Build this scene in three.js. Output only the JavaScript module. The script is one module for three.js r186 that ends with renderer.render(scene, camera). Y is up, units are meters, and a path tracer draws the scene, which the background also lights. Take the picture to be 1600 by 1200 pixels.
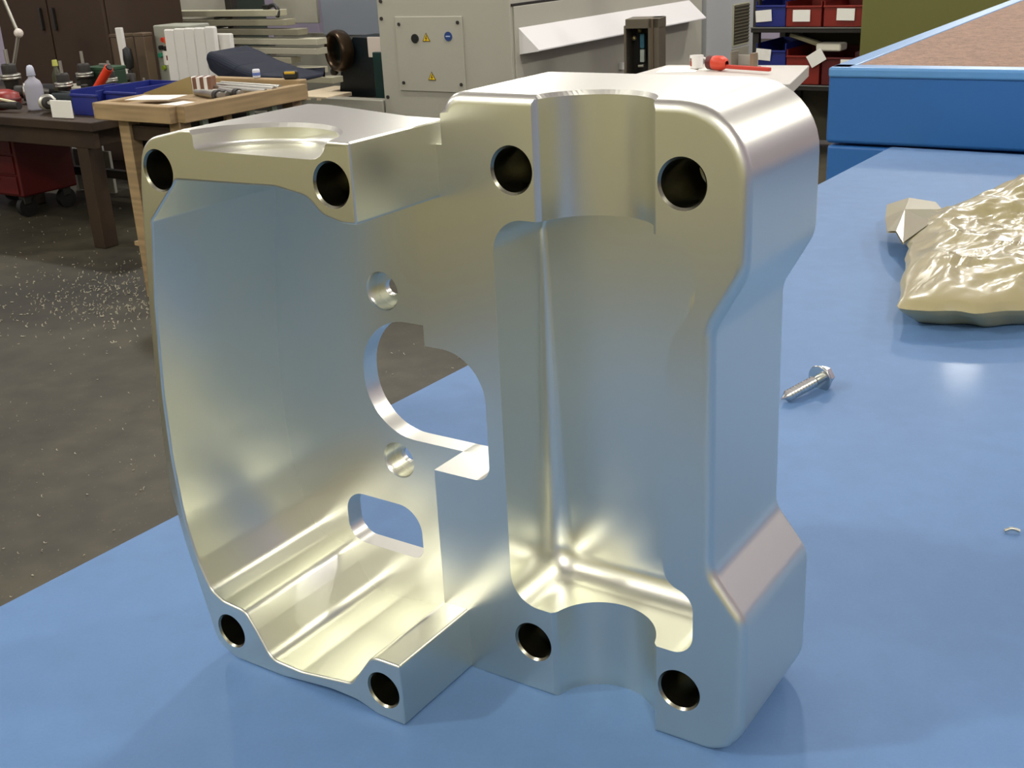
import * as THREE from 'three';
import { RoundedBoxGeometry } from 'three/addons/geometries/RoundedBoxGeometry.js';
import { mergeGeometries } from 'three/addons/utils/BufferGeometryUtils.js';
import { RectAreaLightUniformsLib } from 'three/addons/lights/RectAreaLightUniformsLib.js';
import { Brush, Evaluator, SUBTRACTION } from 'three-bvh-csg';

/* ------------------------------------------------------------------ camera, exposure, lamps */
const scene = new THREE.Scene();
const TOP = 1.15;                                   // height of the blue bench top above the floor
const camera = new THREE.PerspectiveCamera(36.70, 4 / 3, 0.02, 60);
camera.position.set(0.1227, TOP + 0.1935, 0.2212);
camera.lookAt(0.1227 - 0.5282, TOP + 0.1935 - 0.3608, 0.2212 - 0.7686);
camera.rotateZ(-0.0499);
const renderer = new THREE.WebGLRenderer({ antialias: true });
renderer.toneMapping = THREE.LinearToneMapping;
renderer.toneMappingExposure = 0.76;
renderer.shadowMap.enabled = true;
renderer.shadowMap.type = THREE.PCFSoftShadowMap;
RectAreaLightUniformsLib.init();
scene.background = new THREE.Color(0x000000);
const CEIL = 5.6;
const LAMP_Y = 4.65;
const LAMPS = [[-2, -9.9], [-7, -9.9], [3, -9.9], [-7, -5], [-2, -5], [3, -5], [-8, 0], [2.5, 3.0], [-3.2, 2.6]];
const LAMP_COLOR = new THREE.Color(1.0, 0.975, 0.90);
const LAMP_I = 26;

/* ------------------------------------------------------------------ helpers */
let seed = 20240611;
const rnd = () => { seed = (seed * 1664525 + 1013904223) >>> 0; return seed / 4294967296; };
const rr = (a, b) => a + (b - a) * rnd();
const V2 = (x, y) => new THREE.Vector2(x, y);
const V3 = (x, y, z) => new THREE.Vector3(x, y, z);
const used = {};
function numbered(n) { used[n] = (used[n] ?? -1) + 1; return used[n] ? n + '_' + String(used[n]).padStart(3, '0') : n; }
function tag(o, label, category, group) { o.userData.label = label; o.userData.category = category; if (group) o.userData.group = group; return o; }
function thing(name, label, category, [x, y, z] = [0, 0, 0], turn = 0, group) {
  const o = new THREE.Group(); o.name = numbered(name); o.position.set(x, y, z); o.rotation.y = turn; scene.add(o);
  return tag(o, label, category, group);
}
function part(name, geo, mat, parent, [x, y, z] = [0, 0, 0], [rx, ry, rz] = [0, 0, 0], label) {
  const m = new THREE.Mesh(geo, mat); m.name = name; m.position.set(x, y, z); m.rotation.set(rx, ry, rz);
  m.castShadow = m.receiveShadow = true; parent.add(m); if (label) m.userData.label = label; return m;
}
function struct(name, geo, mat, pos = [0, 0, 0]) { const m = part(name, geo, mat, scene, pos); m.userData.kind = 'structure'; return m; }
const rb = (w, h, d, r = 0.004, s = 2) => new RoundedBoxGeometry(w, h, d, s, Math.min(r, w / 2.1, h / 2.1, d / 2.1));
const cyl = (r1, r2, h, n = 24) => new THREE.CylinderGeometry(r1, r2, h, n);
const lathe = (pts, n = 32) => new THREE.LatheGeometry(pts.map(([x, y]) => V2(x, y)), n);
const move = (g, x, y, z) => g.translate(x, y, z);
const std = (c, rough = 0.6, metal = 0, extra = {}) => new THREE.MeshStandardMaterial({ color: c, roughness: rough, metalness: metal, ...extra });
const phys = (c, rough = 0.6, metal = 0, extra = {}) => new THREE.MeshPhysicalMaterial({ color: c, roughness: rough, metalness: metal, ...extra });

function hash(x, y, s) { let h = (x * 374761393 + y * 668265263 + s * 974634777) | 0; h = Math.imul(h ^ (h >>> 13), 1274126177); return ((h ^ (h >>> 16)) >>> 0) / 4294967296; }
function vnoise(x, y, p, s) {                       // value noise that repeats every p cells (px, py)
  const xi = Math.floor(x), yi = Math.floor(y), fx = x - xi, fy = y - yi, u = fx * fx * (3 - 2 * fx), v = fy * fy * (3 - 2 * fy);
  const w = (a, q) => ((a % q) + q) % q, [px, py] = p;
  const a = hash(w(xi, px), w(yi, py), s), b = hash(w(xi + 1, px), w(yi, py), s), c = hash(w(xi, px), w(yi + 1, py), s), d = hash(w(xi + 1, px), w(yi + 1, py), s);
  return a + (b - a) * u + (c - a) * v + (a - b - c + d) * u * v;
}
function tex(n, f, srgb = true, rep = [1, 1]) {     // f(u, v) -> [r, g, b] in 0..1
  const d = new Uint8Array(n * n * 4);
  for (let j = 0; j < n; j++) for (let i = 0; i < n; i++) {
    const q = (hash(i, j, 99) - 0.5) * 0.012, c = f(i / n, j / n).map((x) => x + q), k = (j * n + i) * 4;
    d[k] = 255 * Math.min(1, Math.max(0, c[0])); d[k + 1] = 255 * Math.min(1, Math.max(0, c[1])); d[k + 2] = 255 * Math.min(1, Math.max(0, c[2])); d[k + 3] = 255;
  }
  const t = new THREE.DataTexture(d, n, n); t.wrapS = t.wrapT = THREE.RepeatWrapping; t.magFilter = THREE.LinearFilter; t.minFilter = THREE.LinearMipmapLinearFilter;
  t.generateMipmaps = true; if (srgb) t.colorSpace = THREE.SRGBColorSpace; t.repeat.set(...rep); t.needsUpdate = true; return t;
}
const grey = (v) => [v, v, v];
const fbm = (u, v, f, s, oct = 4) => { let a = 0, k = 0.5, q = f; for (let i = 0; i < oct; i++) { a += k * vnoise(u * q, v * q, [q, q], s + i); k /= 2; q *= 2; } return a; };

function boxUV(g) {                                 // texture coordinates in metres, by the way each triangle faces
  if (g.index) g = g.toNonIndexed();
  const p = g.attributes.position, uv = new Float32Array(p.count * 2), a = V3(), b = V3(), c = V3();
  for (let i = 0; i < p.count; i += 3) {
    a.fromBufferAttribute(p, i); b.fromBufferAttribute(p, i + 1); c.fromBufferAttribute(p, i + 2);
    const n = b.clone().sub(a).cross(c.clone().sub(a)), x = Math.abs(n.x), y = Math.abs(n.y), z = Math.abs(n.z);
    [a, b, c].forEach((q, k) => { uv[(i + k) * 2] = x > y && x > z ? q.z : q.x; uv[(i + k) * 2 + 1] = y >= x && y > z ? q.z : q.y; });
  }
  g.setAttribute('uv', new THREE.BufferAttribute(uv, 2)); return g;
}

// corner list [x, y, radius] -> closed counter-clockwise outline with rounded corners
function outline(pts, step = 0.16) {
  const out = [], n = pts.length;
  for (let i = 0; i < n; i++) {
    const p = V2(pts[i][0], pts[i][1]), a = V2(...pts[(i + n - 1) % n].slice(0, 2)).sub(p), b = V2(...pts[(i + 1) % n].slice(0, 2)).sub(p), r0 = pts[i][2] || 0;
    const la = a.length(), lb = b.length(); a.normalize(); b.normalize();
    const ang = Math.acos(Math.max(-1, Math.min(1, a.dot(b)))), turn = Math.PI - ang;
    if (r0 < 1e-6 || turn < 0.01) { out.push(p); continue; }
    const t = Math.min(r0 / Math.tan(ang / 2), la * 0.48, lb * 0.48), r = t * Math.tan(ang / 2);
    const c = p.clone().add(a.clone().add(b).normalize().multiplyScalar(r / Math.sin(ang / 2)));
    const s = p.clone().addScaledVector(a, t).sub(c), sgn = Math.sign(a.x * b.y - a.y * b.x) < 0 ? 1 : -1, k = Math.max(1, Math.ceil(turn / step)), s0 = Math.atan2(s.y, s.x);
    for (let j = 0; j <= k; j++) out.push(V2(c.x + r * Math.cos(s0 + sgn * turn * j / k), c.y + r * Math.sin(s0 + sgn * turn * j / k)));
  }
  const clean = out.filter((q, i) => q.distanceTo(out[(i + 1) % out.length]) > 1e-6);
  return THREE.ShapeUtils.area(clean) < 0 ? clean.reverse() : clean;
}
// closed solid over an outline between z0 and z1, its front / back edges rounded by front(x, y) / back(x, y); exact normals, sharp edges stay sharp
function solid(pts, z0, z1, front = 0, back = 0, seg = 4) {
  const n = pts.length, en = [], vn = [], mi = [];
  const F = typeof front === 'function' ? front : () => front, B = typeof back === 'function' ? back : () => back;
  for (let i = 0; i < n; i++) { const d = pts[(i + 1) % n].clone().sub(pts[i]).normalize(); en.push(V2(d.y, -d.x)); }
  for (let i = 0; i < n; i++) {
    const a = en[(i + n - 1) % n], b = en[i], m = a.clone().add(b).normalize(), c = Math.max(0.35, m.dot(b));
    mi.push(m.clone().divideScalar(c)); vn.push(a.dot(b) > 0.82 ? m : null);
  }
  const rings = [];
  for (let k = 0; k <= seg; k++) rings.push([B, 1 - Math.sin(k / seg * Math.PI / 2), 1 - Math.cos(k / seg * Math.PI / 2), k / seg, -1]);
  for (let k = seg; k >= 0; k--) rings.push([F, 1 - Math.sin(k / seg * Math.PI / 2), 1 - Math.cos(k / seg * Math.PI / 2), k / seg, 1]);
  const P = [], N = [];
  const at = (i, r) => { const w = r[0](pts[i].x, pts[i].y), off = w * r[1], zz = w * r[2]; return V3(pts[i].x - mi[i].x * off, pts[i].y - mi[i].y * off, r[4] < 0 ? z0 + zz : z1 - zz); };
  const no = (v, r) => { const t = r[3] * Math.PI / 2; return V3(v.x * Math.sin(t), v.y * Math.sin(t), r[4] * Math.cos(t)).normalize(); };
  const tri = (...q) => q.forEach(([p, m]) => { P.push(p.x, p.y, p.z); N.push(m.x, m.y, m.z); });
  for (let k = 0; k + 1 < rings.length; k++) {
    const r = rings[k], s = rings[k + 1];
    for (let i = 0; i < n; i++) {
      const j = (i + 1) % n, ni = vn[i] || en[i], nj = vn[j] || en[i], a = at(i, r), b = at(j, r), c = at(j, s), d = at(i, s);
      if (a.distanceTo(d) < 1e-9 && b.distanceTo(c) < 1e-9) continue;
      tri([a, no(ni, r)], [b, no(nj, r)], [c, no(nj, s)]); tri([a, no(ni, r)], [c, no(nj, s)], [d, no(ni, s)]);
    }
  }
  for (const [r, z] of [[rings[rings.length - 1], 1], [rings[0], -1]]) {
    const loop = pts.map((_, i) => at(i, r)), m = V3(0, 0, z);
    for (const [a, b, c] of THREE.ShapeUtils.triangulateShape(loop.map((q) => V2(q.x, q.y)), [])) z > 0 ? tri([loop[a], m], [loop[b], m], [loop[c], m]) : tri([loop[a], m], [loop[c], m], [loop[b], m]);
  }
  const g = new THREE.BufferGeometry();
  g.setAttribute('position', new THREE.Float32BufferAttribute(P, 3)); g.setAttribute('normal', new THREE.Float32BufferAttribute(N, 3));
  g.setAttribute('uv', new THREE.BufferAttribute(new Float32Array(P.length / 3 * 2), 2));
  return g;
}
const flare = (pts, z0, z1, w) => {                 // a prism that widens by w towards z1 (cuts a chamfer)
  const g = solid(pts, z0, z1), p = g.attributes.position, n = pts.length, c = pts.reduce((s, q) => s.add(q), V2(0, 0)).divideScalar(n);
  for (let i = 0; i < p.count; i++) if (p.getZ(i) > (z0 + z1) / 2) { const d = V2(p.getX(i), p.getY(i)).sub(c), l = d.length(); d.multiplyScalar((l + w) / l).add(c); p.setXY(i, d.x, d.y); }
  g.deleteAttribute('normal'); g.computeVertexNormals(); return g;
};
const standUp = (g) => g.rotateX(-Math.PI / 2);     // (x, y, z) -> (x, z, -y)
const evaluator = new Evaluator(); evaluator.attributes = ['position', 'normal', 'uv']; evaluator.useGroups = false;
function carve(g, cutters) {
  let a = new Brush(g); a.updateMatrixWorld();
  for (const c of cutters) { const b = new Brush(c.index ? c.toNonIndexed() : c); b.updateMatrixWorld(); a = evaluator.evaluate(a, b, SUBTRACTION); }
  return boxUV(a.geometry);
}
const circle = (x, y, r, n = 40) => Array.from({ length: n }, (_, i) => V2(x + r * Math.cos(i / n * 2 * Math.PI), y + r * Math.sin(i / n * 2 * Math.PI)));

/* ------------------------------------------------------------------ room shell */
const floorTex = tex(1024, (u, v) => {
  const n = fbm(u, v, 6, 3, 5), m = fbm(u, v, 40, 9, 3), s = hash(Math.floor(u * 1024), Math.floor(v * 1024), 4) > 0.9965 ? 0.16 : 0;
  const k = 0.235 + 0.15 * (n - 0.5) + 0.10 * (m - 0.45) + s; return [k * 1.04, k * 0.97, k * 0.74];
}, true, [0.35, 0.35]);
const M = {
  floor: std(0xffffff, 0.62, 0, { map: floorTex }),
  wallTan: std(0xc0b98c, 0.8), wallPale: std(0xd0d0c8, 0.8), wallGrey: std(0x9c94a4, 0.8), ceiling: std(0xc6c1c9, 0.85),
};
const X0 = -13, X1 = 6, Z0 = -14, Z1 = 4.2, WT = 0.3;
{
  const g = new THREE.PlaneGeometry(X1 - X0 + 2 * WT, Z1 - Z0 + 2 * WT).rotateX(-Math.PI / 2);
  const slab = new THREE.BoxGeometry(X1 - X0 + 2 * WT, 0.2, Z1 - Z0 + 2 * WT);
  struct('floor', boxUV(slab), M.floor, [(X0 + X1) / 2, -0.1, (Z0 + Z1) / 2]);
  struct('ceiling', new THREE.BoxGeometry(X1 - X0 + 2 * WT, 0.2, Z1 - Z0 + 2 * WT), M.ceiling, [(X0 + X1) / 2, CEIL + 0.1, (Z0 + Z1) / 2]);
  struct('wall_back', new THREE.BoxGeometry(X1 - X0, CEIL, WT), M.wallGrey, [(X0 + X1) / 2, CEIL / 2, Z0 - WT / 2]);
  struct('wall_front', new THREE.BoxGeometry(X1 - X0, CEIL, WT), M.wallPale, [(X0 + X1) / 2, CEIL / 2, Z1 + WT / 2]);
  struct('trim_1', new THREE.BoxGeometry(X1 - X0, 2.2, 0.02), M.wallTan, [(X0 + X1) / 2, 1.1, Z1 - 0.01]);   // painted dado
  struct('wall_left', new THREE.BoxGeometry(WT, CEIL, Z1 - Z0 + 2 * WT), M.wallGrey, [X0 - WT / 2, CEIL / 2, (Z0 + Z1) / 2]);
  struct('wall_right', new THREE.BoxGeometry(WT, CEIL, Z1 - Z0 + 2 * WT), M.wallGrey, [X1 + WT / 2, CEIL / 2, (Z0 + Z1) / 2]);
}
/* ceiling lamps: a bulb that glows with the light set inside it, under a hood on a rod */
{
  const glow = std(0xffffff, 0.4, 0, { emissive: LAMP_COLOR, emissiveIntensity: 22 }), hoodM = std(0xb8bcc0, 0.4, 0.8), rodM = std(0x555555, 0.5, 0.5);
  LAMPS.forEach(([x, z], i) => {
    const row = z < -8 ? 'far' : z < -2 ? 'middle' : 'near', col = x < -5 ? 'beside the left wall' : x < 0 ? 'in the middle lane' : 'beside the right wall';
    const t = thing('ceiling_lamp', `round high-bay ceiling lamp of the ${row} row hanging ${col}`, 'lamp', [x, LAMP_Y, z], 0, 'high-bay ceiling lamps');
    part('bulb', new THREE.SphereGeometry(0.18, 32, 20), glow, t);
    part('hood', lathe([[0.05, 0.42], [0.12, 0.40], [0.24, 0.26], [0.30, 0.20], [0.29, 0.20], [0.22, 0.25], [0.11, 0.385], [0.05, 0.40]], 40), hoodM, t);
    part('rod', cyl(0.012, 0.012, CEIL - LAMP_Y - 0.40, 10), rodM, t, [0, 0.40 + (CEIL - LAMP_Y - 0.40) / 2, 0]);
    const l = new THREE.PointLight(LAMP_COLOR, LAMP_I); l.castShadow = true; l.shadow.radius = 8; l.shadow.mapSize.set(1024, 1024); t.add(l); l.name = 'lamp_light';
  });
}

/* ------------------------------------------------------------------ blue bench the casting stands on */
const benchTex = tex(1024, (u, v) => {
  const n = fbm(u, v, 5, 21, 5), m = fbm(u, v, 60, 25, 2), k = 1 + 0.10 * (n - 0.5) + 0.05 * (m - 0.4); return [0.395 * k, 0.53 * k, 0.705 * k];
}, true, [2.2, 2.2]);
M.blue = phys(0xffffff, 0.55, 0, { map: benchTex, specularIntensity: 0.35, clearcoat: 0.012, clearcoatRoughness: 0.09 });
M.blueSide = std(0x2f6aa8, 0.5);
{
  const t = thing('workbench', 'wide flat blue workbench top under the machined aluminium housing', 'workbench', [-0.2015, 0, 0], -0.0237);
  const zf = 0.26, zb = -0.8437, w = 1.5;
  part('bench_top', boxUV(rb(w, 0.05, zf - zb, 0.004)), M.blue, t, [w / 2, TOP - 0.025, (zf + zb) / 2]);
  part('cabinet_body', rb(w - 0.06, TOP - 0.13, zf - zb - 0.06, 0.006), M.blueSide, t, [w / 2, (TOP - 0.05 + 0.08) / 2, (zf + zb) / 2]);
  part('plinth', new THREE.BoxGeometry(w - 0.16, 0.08, zf - zb - 0.16), std(0x22262a, 0.7), t, [w / 2, 0.04, (zf + zb) / 2]);
}

/* ------------------------------------------------------------------ the machined aluminium housing */
M.alu = phys(0xe4e4d8, 0.31, 1);
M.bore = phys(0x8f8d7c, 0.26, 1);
{
  const t = thing('machined_housing', 'large machined aluminium housing with bolt holes standing on the blue workbench', 'machine part', [0, TOP, 0]);
  const D = 0.0311, XS = -0.0478, BACK = -0.0195, FLOORZ = -0.0135, DEEP = -0.0425;
  const HR = 0.0054, HB = 0.0058;                               // bolt holes, chamfer rim included
  const frontHoles = [[-0.1114, 0.1431, D], [-0.0540, 0.1437, D], [-0.1109, 0.0093, D], [-0.0540, 0.0093, D]];
  const blockHoles = [[-0.0266, 0.1430, 0], [0.0167, 0.1430, 0], [-0.0266, 0.0152, 0], [0.0167, 0.0152, 0]];
  const drill = ([x, y, z], r, depth = 0.024) => move(cyl(r, r, depth + 0.004, 40).rotateX(Math.PI / 2), x, y, z - depth / 2 + 0.002);
  // slot through the web and the chamber floor
  const slot = () => solid(outline([[-0.0903, 0.0955, 0.0178], [-0.0903, 0.0598, 0.0178], [-0.0378, 0.0602, 0.005], [-0.0378, 0.0955, 0.013]], 0.1), BACK - 0.004, 0.002);
  // chamber wall: the C-shaped rim
  const rim = outline([
    [XS, 0.1534, 0.0006], [-0.1010, 0.1537, 0.006], [-0.1162, 0.1505, 0.009], [-0.1192, 0.1390, 0.02], [-0.1239, 0.1059, 0.06], [-0.1268, 0.0797, 0.06], [-0.1283, 0.0545, 0.03],
    [-0.1252, 0.0342, 0.03], [-0.1205, 0.0150, 0.02], [-0.1178, 0.0035, 0.006], [-0.1110, 0.0001, 0.008], [-0.0925, 0.0002, 0.01], [-0.0740, 0.0026, 0.02], [-0.0640, 0.0025, 0.01], [-0.0570, 0.0004, 0.006], [XS, 0.0003, 0.0006],
    [XS, 0.0189, 0.0008], [-0.0572, 0.0187, 0.0045], [-0.0622, 0.0118, 0.004], [-0.0655, 0.0074, 0.0035], [-0.0844, 0.0045, 0.01], [-0.0956, 0.0048, 0.005], [-0.1003, 0.0128, 0.005], [-0.1040, 0.0181, 0.004], [-0.1125, 0.0188, 0.004],
    [-0.1171, 0.0212, 0.004], [-0.1207, 0.0295, 0.012], [-0.1237, 0.0420, 0.03], [-0.1247, 0.0608, 0.04], [-0.1240, 0.0802, 0.06], [-0.1210, 0.1063, 0.06], [-0.1169, 0.1297, 0.0015], [-0.1052, 0.1411, 0.0015],
    [-0.0714, 0.1418, 0.006], [-0.0617, 0.1403, 0.006], [-0.0580, 0.1365, 0.006], [-0.0520, 0.1350, 0.004], [XS, 0.1350, 0.0008],
  ]);
  const scallop = circle(-0.0758, -0.0352, 0.0218, 64);
  const wall = carve(solid(rim, BACK, D, 0.0007, 0.0007, 3), [
    ...frontHoles.map((h) => drill(h, HR)),
    standUp(solid(scallop, 0.1490, 0.1600, 0, (x) => 0.0012 + 0.0036 * Math.max(0, Math.min(1, (x + 0.078) / 0.018)), 5)), standUp(flare(scallop, 0.1526, 0.1556, 0.003)),
    standUp(solid(outline([[-0.13, 0.0125, 0], [-0.0940, 0.0140, 0], [-0.0600, 0.0045, 0], [-0.0440, 0.0035, 0], [-0.0440, 0.05, 0], [-0.13, 0.05, 0]]), 0.1425, 0.1600)),
  ]);
  part('chamber_wall', wall, M.alu, t);
  // chamber floor with its openings
  const inner = outline([[-0.127, 0.055, 0.02], [-0.121, 0.018, 0.006], [-0.104, 0.010, 0.004], [-0.098, 0.002, 0.003], [-0.050, 0.002, 0.003], [-0.050, 0.150, 0.003], [-0.115, 0.148, 0.006], [-0.121, 0.120, 0.02]]);
  const window2 = outline([[-0.1025, 0.0374, 0.007], [-0.1025, 0.0205, 0.006], [-0.0735, 0.0205, 0.004], [-0.0735, 0.0374, 0.0155]], 0.12);
  const cb = [[-0.0806, 0.1035], [-0.0800, 0.0522]];
  part('chamber_floor', carve(solid(inner, BACK, FLOORZ), [slot(), solid(window2, BACK - 0.004, FLOORZ + 0.004),
    ...cb.flatMap(([x, y]) => [drill([x, y, FLOORZ], 0.0056, 0.0048), drill([x, y, FLOORZ], 0.0023, 0.012)])]), M.alu, t);
  // main block with web, pocket and groove
  const ol = outline([[-0.0562, 0.0060, 0], [-0.0490, 0.0060, 0], [-0.0490, 0.0000, 0], [0.0338, 0.0000, 0.011], [0.0338, 0.0395, 0.008], [0.0247, 0.0510, 0.008], [0.0243, 0.1110, 0.008], [0.0318, 0.1245, 0.010], [0.0318, 0.1602, 0.0165], [-0.0462, 0.1602, 0.010], [-0.0462, 0.1480, 0], [-0.0562, 0.1480, 0]]);
  const soft = (x, y) => (x < -0.046 ? 0.00012 : y < 0.004 ? 0.0016 : 0.0026);
  const pocket = outline([[-0.0328, 0.0262, 0.0085], [0.0085, 0.0262, 0.001], [0.0203, 0.0262, 0.0085], [0.0203, 0.0430, 0.007], [0.0122, 0.0455, 0.006], [0.0138, 0.1080, 0.006], [0.0199, 0.1160, 0.007], [0.0199, 0.1314, 0.0098], [-0.0328, 0.1314, 0.0085]], 0.1);
  const gc = -0.0050, gz = 0.0020, gr = 0.0147, groove = [];
  for (let i = 0; i <= 40; i++) { const a = Math.PI * (i / 40); groove.push(V2(gc + gr * Math.cos(a), -gz + gr * Math.sin(a))); }  // local y is -z
  const gx = gr, mouth = [V2(gc - gx, -0.0020), ...[], V2(gc - gx - 0.0003, -0.0008), V2(gc - gx - 0.0014, 0.0003 - 0.0006), V2(gc - gx - 0.004, -0.0040), V2(gc + gx + 0.004, -0.0040), V2(gc + gx + 0.0014, -0.0003), V2(gc + gx + 0.0003, -0.0008)];
  const half = groove.filter((q) => q.y > 0.0009);
  const gsh = [...half, V2(gc - gx + 0.0001, 0.0009), V2(gc - gx - 0.0010, -0.0002), V2(gc - gx - 0.0010, -0.005), V2(gc + gx + 0.0010, -0.005), V2(gc + gx + 0.0010, -0.0002), V2(gc + gx - 0.0001, 0.0009)];
  if (THREE.ShapeUtils.area(gsh) < 0) gsh.reverse();
  const block = carve(solid(ol, DEEP, 0, soft, (x) => (x < -0.046 ? 0.0001 : 0.0016), 5), [
    move(new THREE.BoxGeometry(0.0220, 0.1222, 0.03), -0.0462, 0.0796, BACK - 0.015),
    slot(), ...blockHoles.map((h) => drill(h, HB)),
    solid(pocket, -0.0222, 0.003, 0, (x, y) => 0.0065 - 0.0053 * Math.max(0, Math.min(1, (y - 0.112) / 0.012)), 6),
    standUp(solid(gsh, -0.01, 0.17)), standUp(flare(gsh, 0.1592, 0.1612, 0.0016)),
  ]);
  part('main_block', block, M.alu, t);
  // drilled holes: chamfer, bore, drill-point bottom
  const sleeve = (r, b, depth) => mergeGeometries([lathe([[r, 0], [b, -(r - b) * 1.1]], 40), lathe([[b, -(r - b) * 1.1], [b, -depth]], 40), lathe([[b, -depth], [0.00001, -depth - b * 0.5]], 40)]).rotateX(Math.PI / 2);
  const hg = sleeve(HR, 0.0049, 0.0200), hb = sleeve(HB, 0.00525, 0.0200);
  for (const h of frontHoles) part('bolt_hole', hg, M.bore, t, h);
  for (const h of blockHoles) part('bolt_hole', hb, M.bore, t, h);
  const ringOf = (...q) => mergeGeometries(q.slice(1).map((p, i) => lathe([q[i], p], 36))).rotateX(Math.PI / 2);
  const cg = ringOf([0.0056, 0], [0.0053, -0.0004], [0.0053, -0.0043], [0.0024, -0.0043], [0.0023, -0.0060]);
  for (const [x, y] of cb) part('counterbored_hole', cg, M.alu, t, [x, y, FLOORZ]);
}
//@@REST
/* ------------------------------------------------------------------ on the bench: screw, plastic bag, metal chip */
{
  const t = thing('self_drilling_screw', 'shiny hex washer head screw lying on the blue workbench', 'screw', [-0.0423, TOP + 0.0026, -0.2232]);
  const zinc = phys(0xd6d8d4, 0.16, 1), g = new THREE.Group(); void g;
  t.rotation.set(0, 0, 0); t.rotation.order = 'YXZ'; t.rotation.y = Math.atan2(0.0083, -0.0269); t.rotation.x = -0.085;   // local +z runs from the tip to the head
  const along = (geo) => geo.rotateX(Math.PI / 2);
  const thread = [[0.00005, -0.001], [0.0009, 0.0015]];
  for (let i = 0; i < 10; i++) { const y = 0.0030 + i * 0.0019; thread.push([0.00185, y], [0.0026, y + 0.0007], [0.0026, y + 0.0010], [0.00185, y + 0.0017]); }
  thread.push([0.0021, 0.0225], [0.0021, 0.0262]);
  part('threaded_shank', along(lathe(thread, 28)), zinc, t);
  part('washer_flange', along(lathe([[0.0018, 0.0255], [0.0056, 0.0254], [0.0060, 0.0260], [0.0057, 0.0268], [0.0030, 0.0274]], 36)), zinc, t);
  const hex = outline(Array.from({ length: 6 }, (_, i) => [0.0046 * Math.cos(i * Math.PI / 3), 0.0046 * Math.sin(i * Math.PI / 3), 0.0003]));
  part('hex_head', solid(hex, 0.0266, 0.0312, 0.0007, 0, 3), zinc, t);
}
const crumple = (x, z) => {
  let h = 0; const R2 = (x, z, a, b, w) => { const v = vnoise(x * a + 50, z * b + 50, [999, 999], w); return Math.pow(1 - Math.abs(v * 2 - 1), 1.6); };
  const wx = x + 0.012 * vnoise(x * 40 + 9, z * 40 + 9, [999, 999], 47), wz = z + 0.012 * vnoise(x * 40 + 90, z * 40 + 9, [999, 999], 48);
  h += 0.0046 * R2(wx, wz, 17, 24, 41) + 0.0036 * R2(wx, wz, 44, 30, 42) + 0.0018 * R2(wx, wz, 90, 110, 43) + 0.0008 * R2(wx, wz, 190, 160, 44); return h;
};
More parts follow.
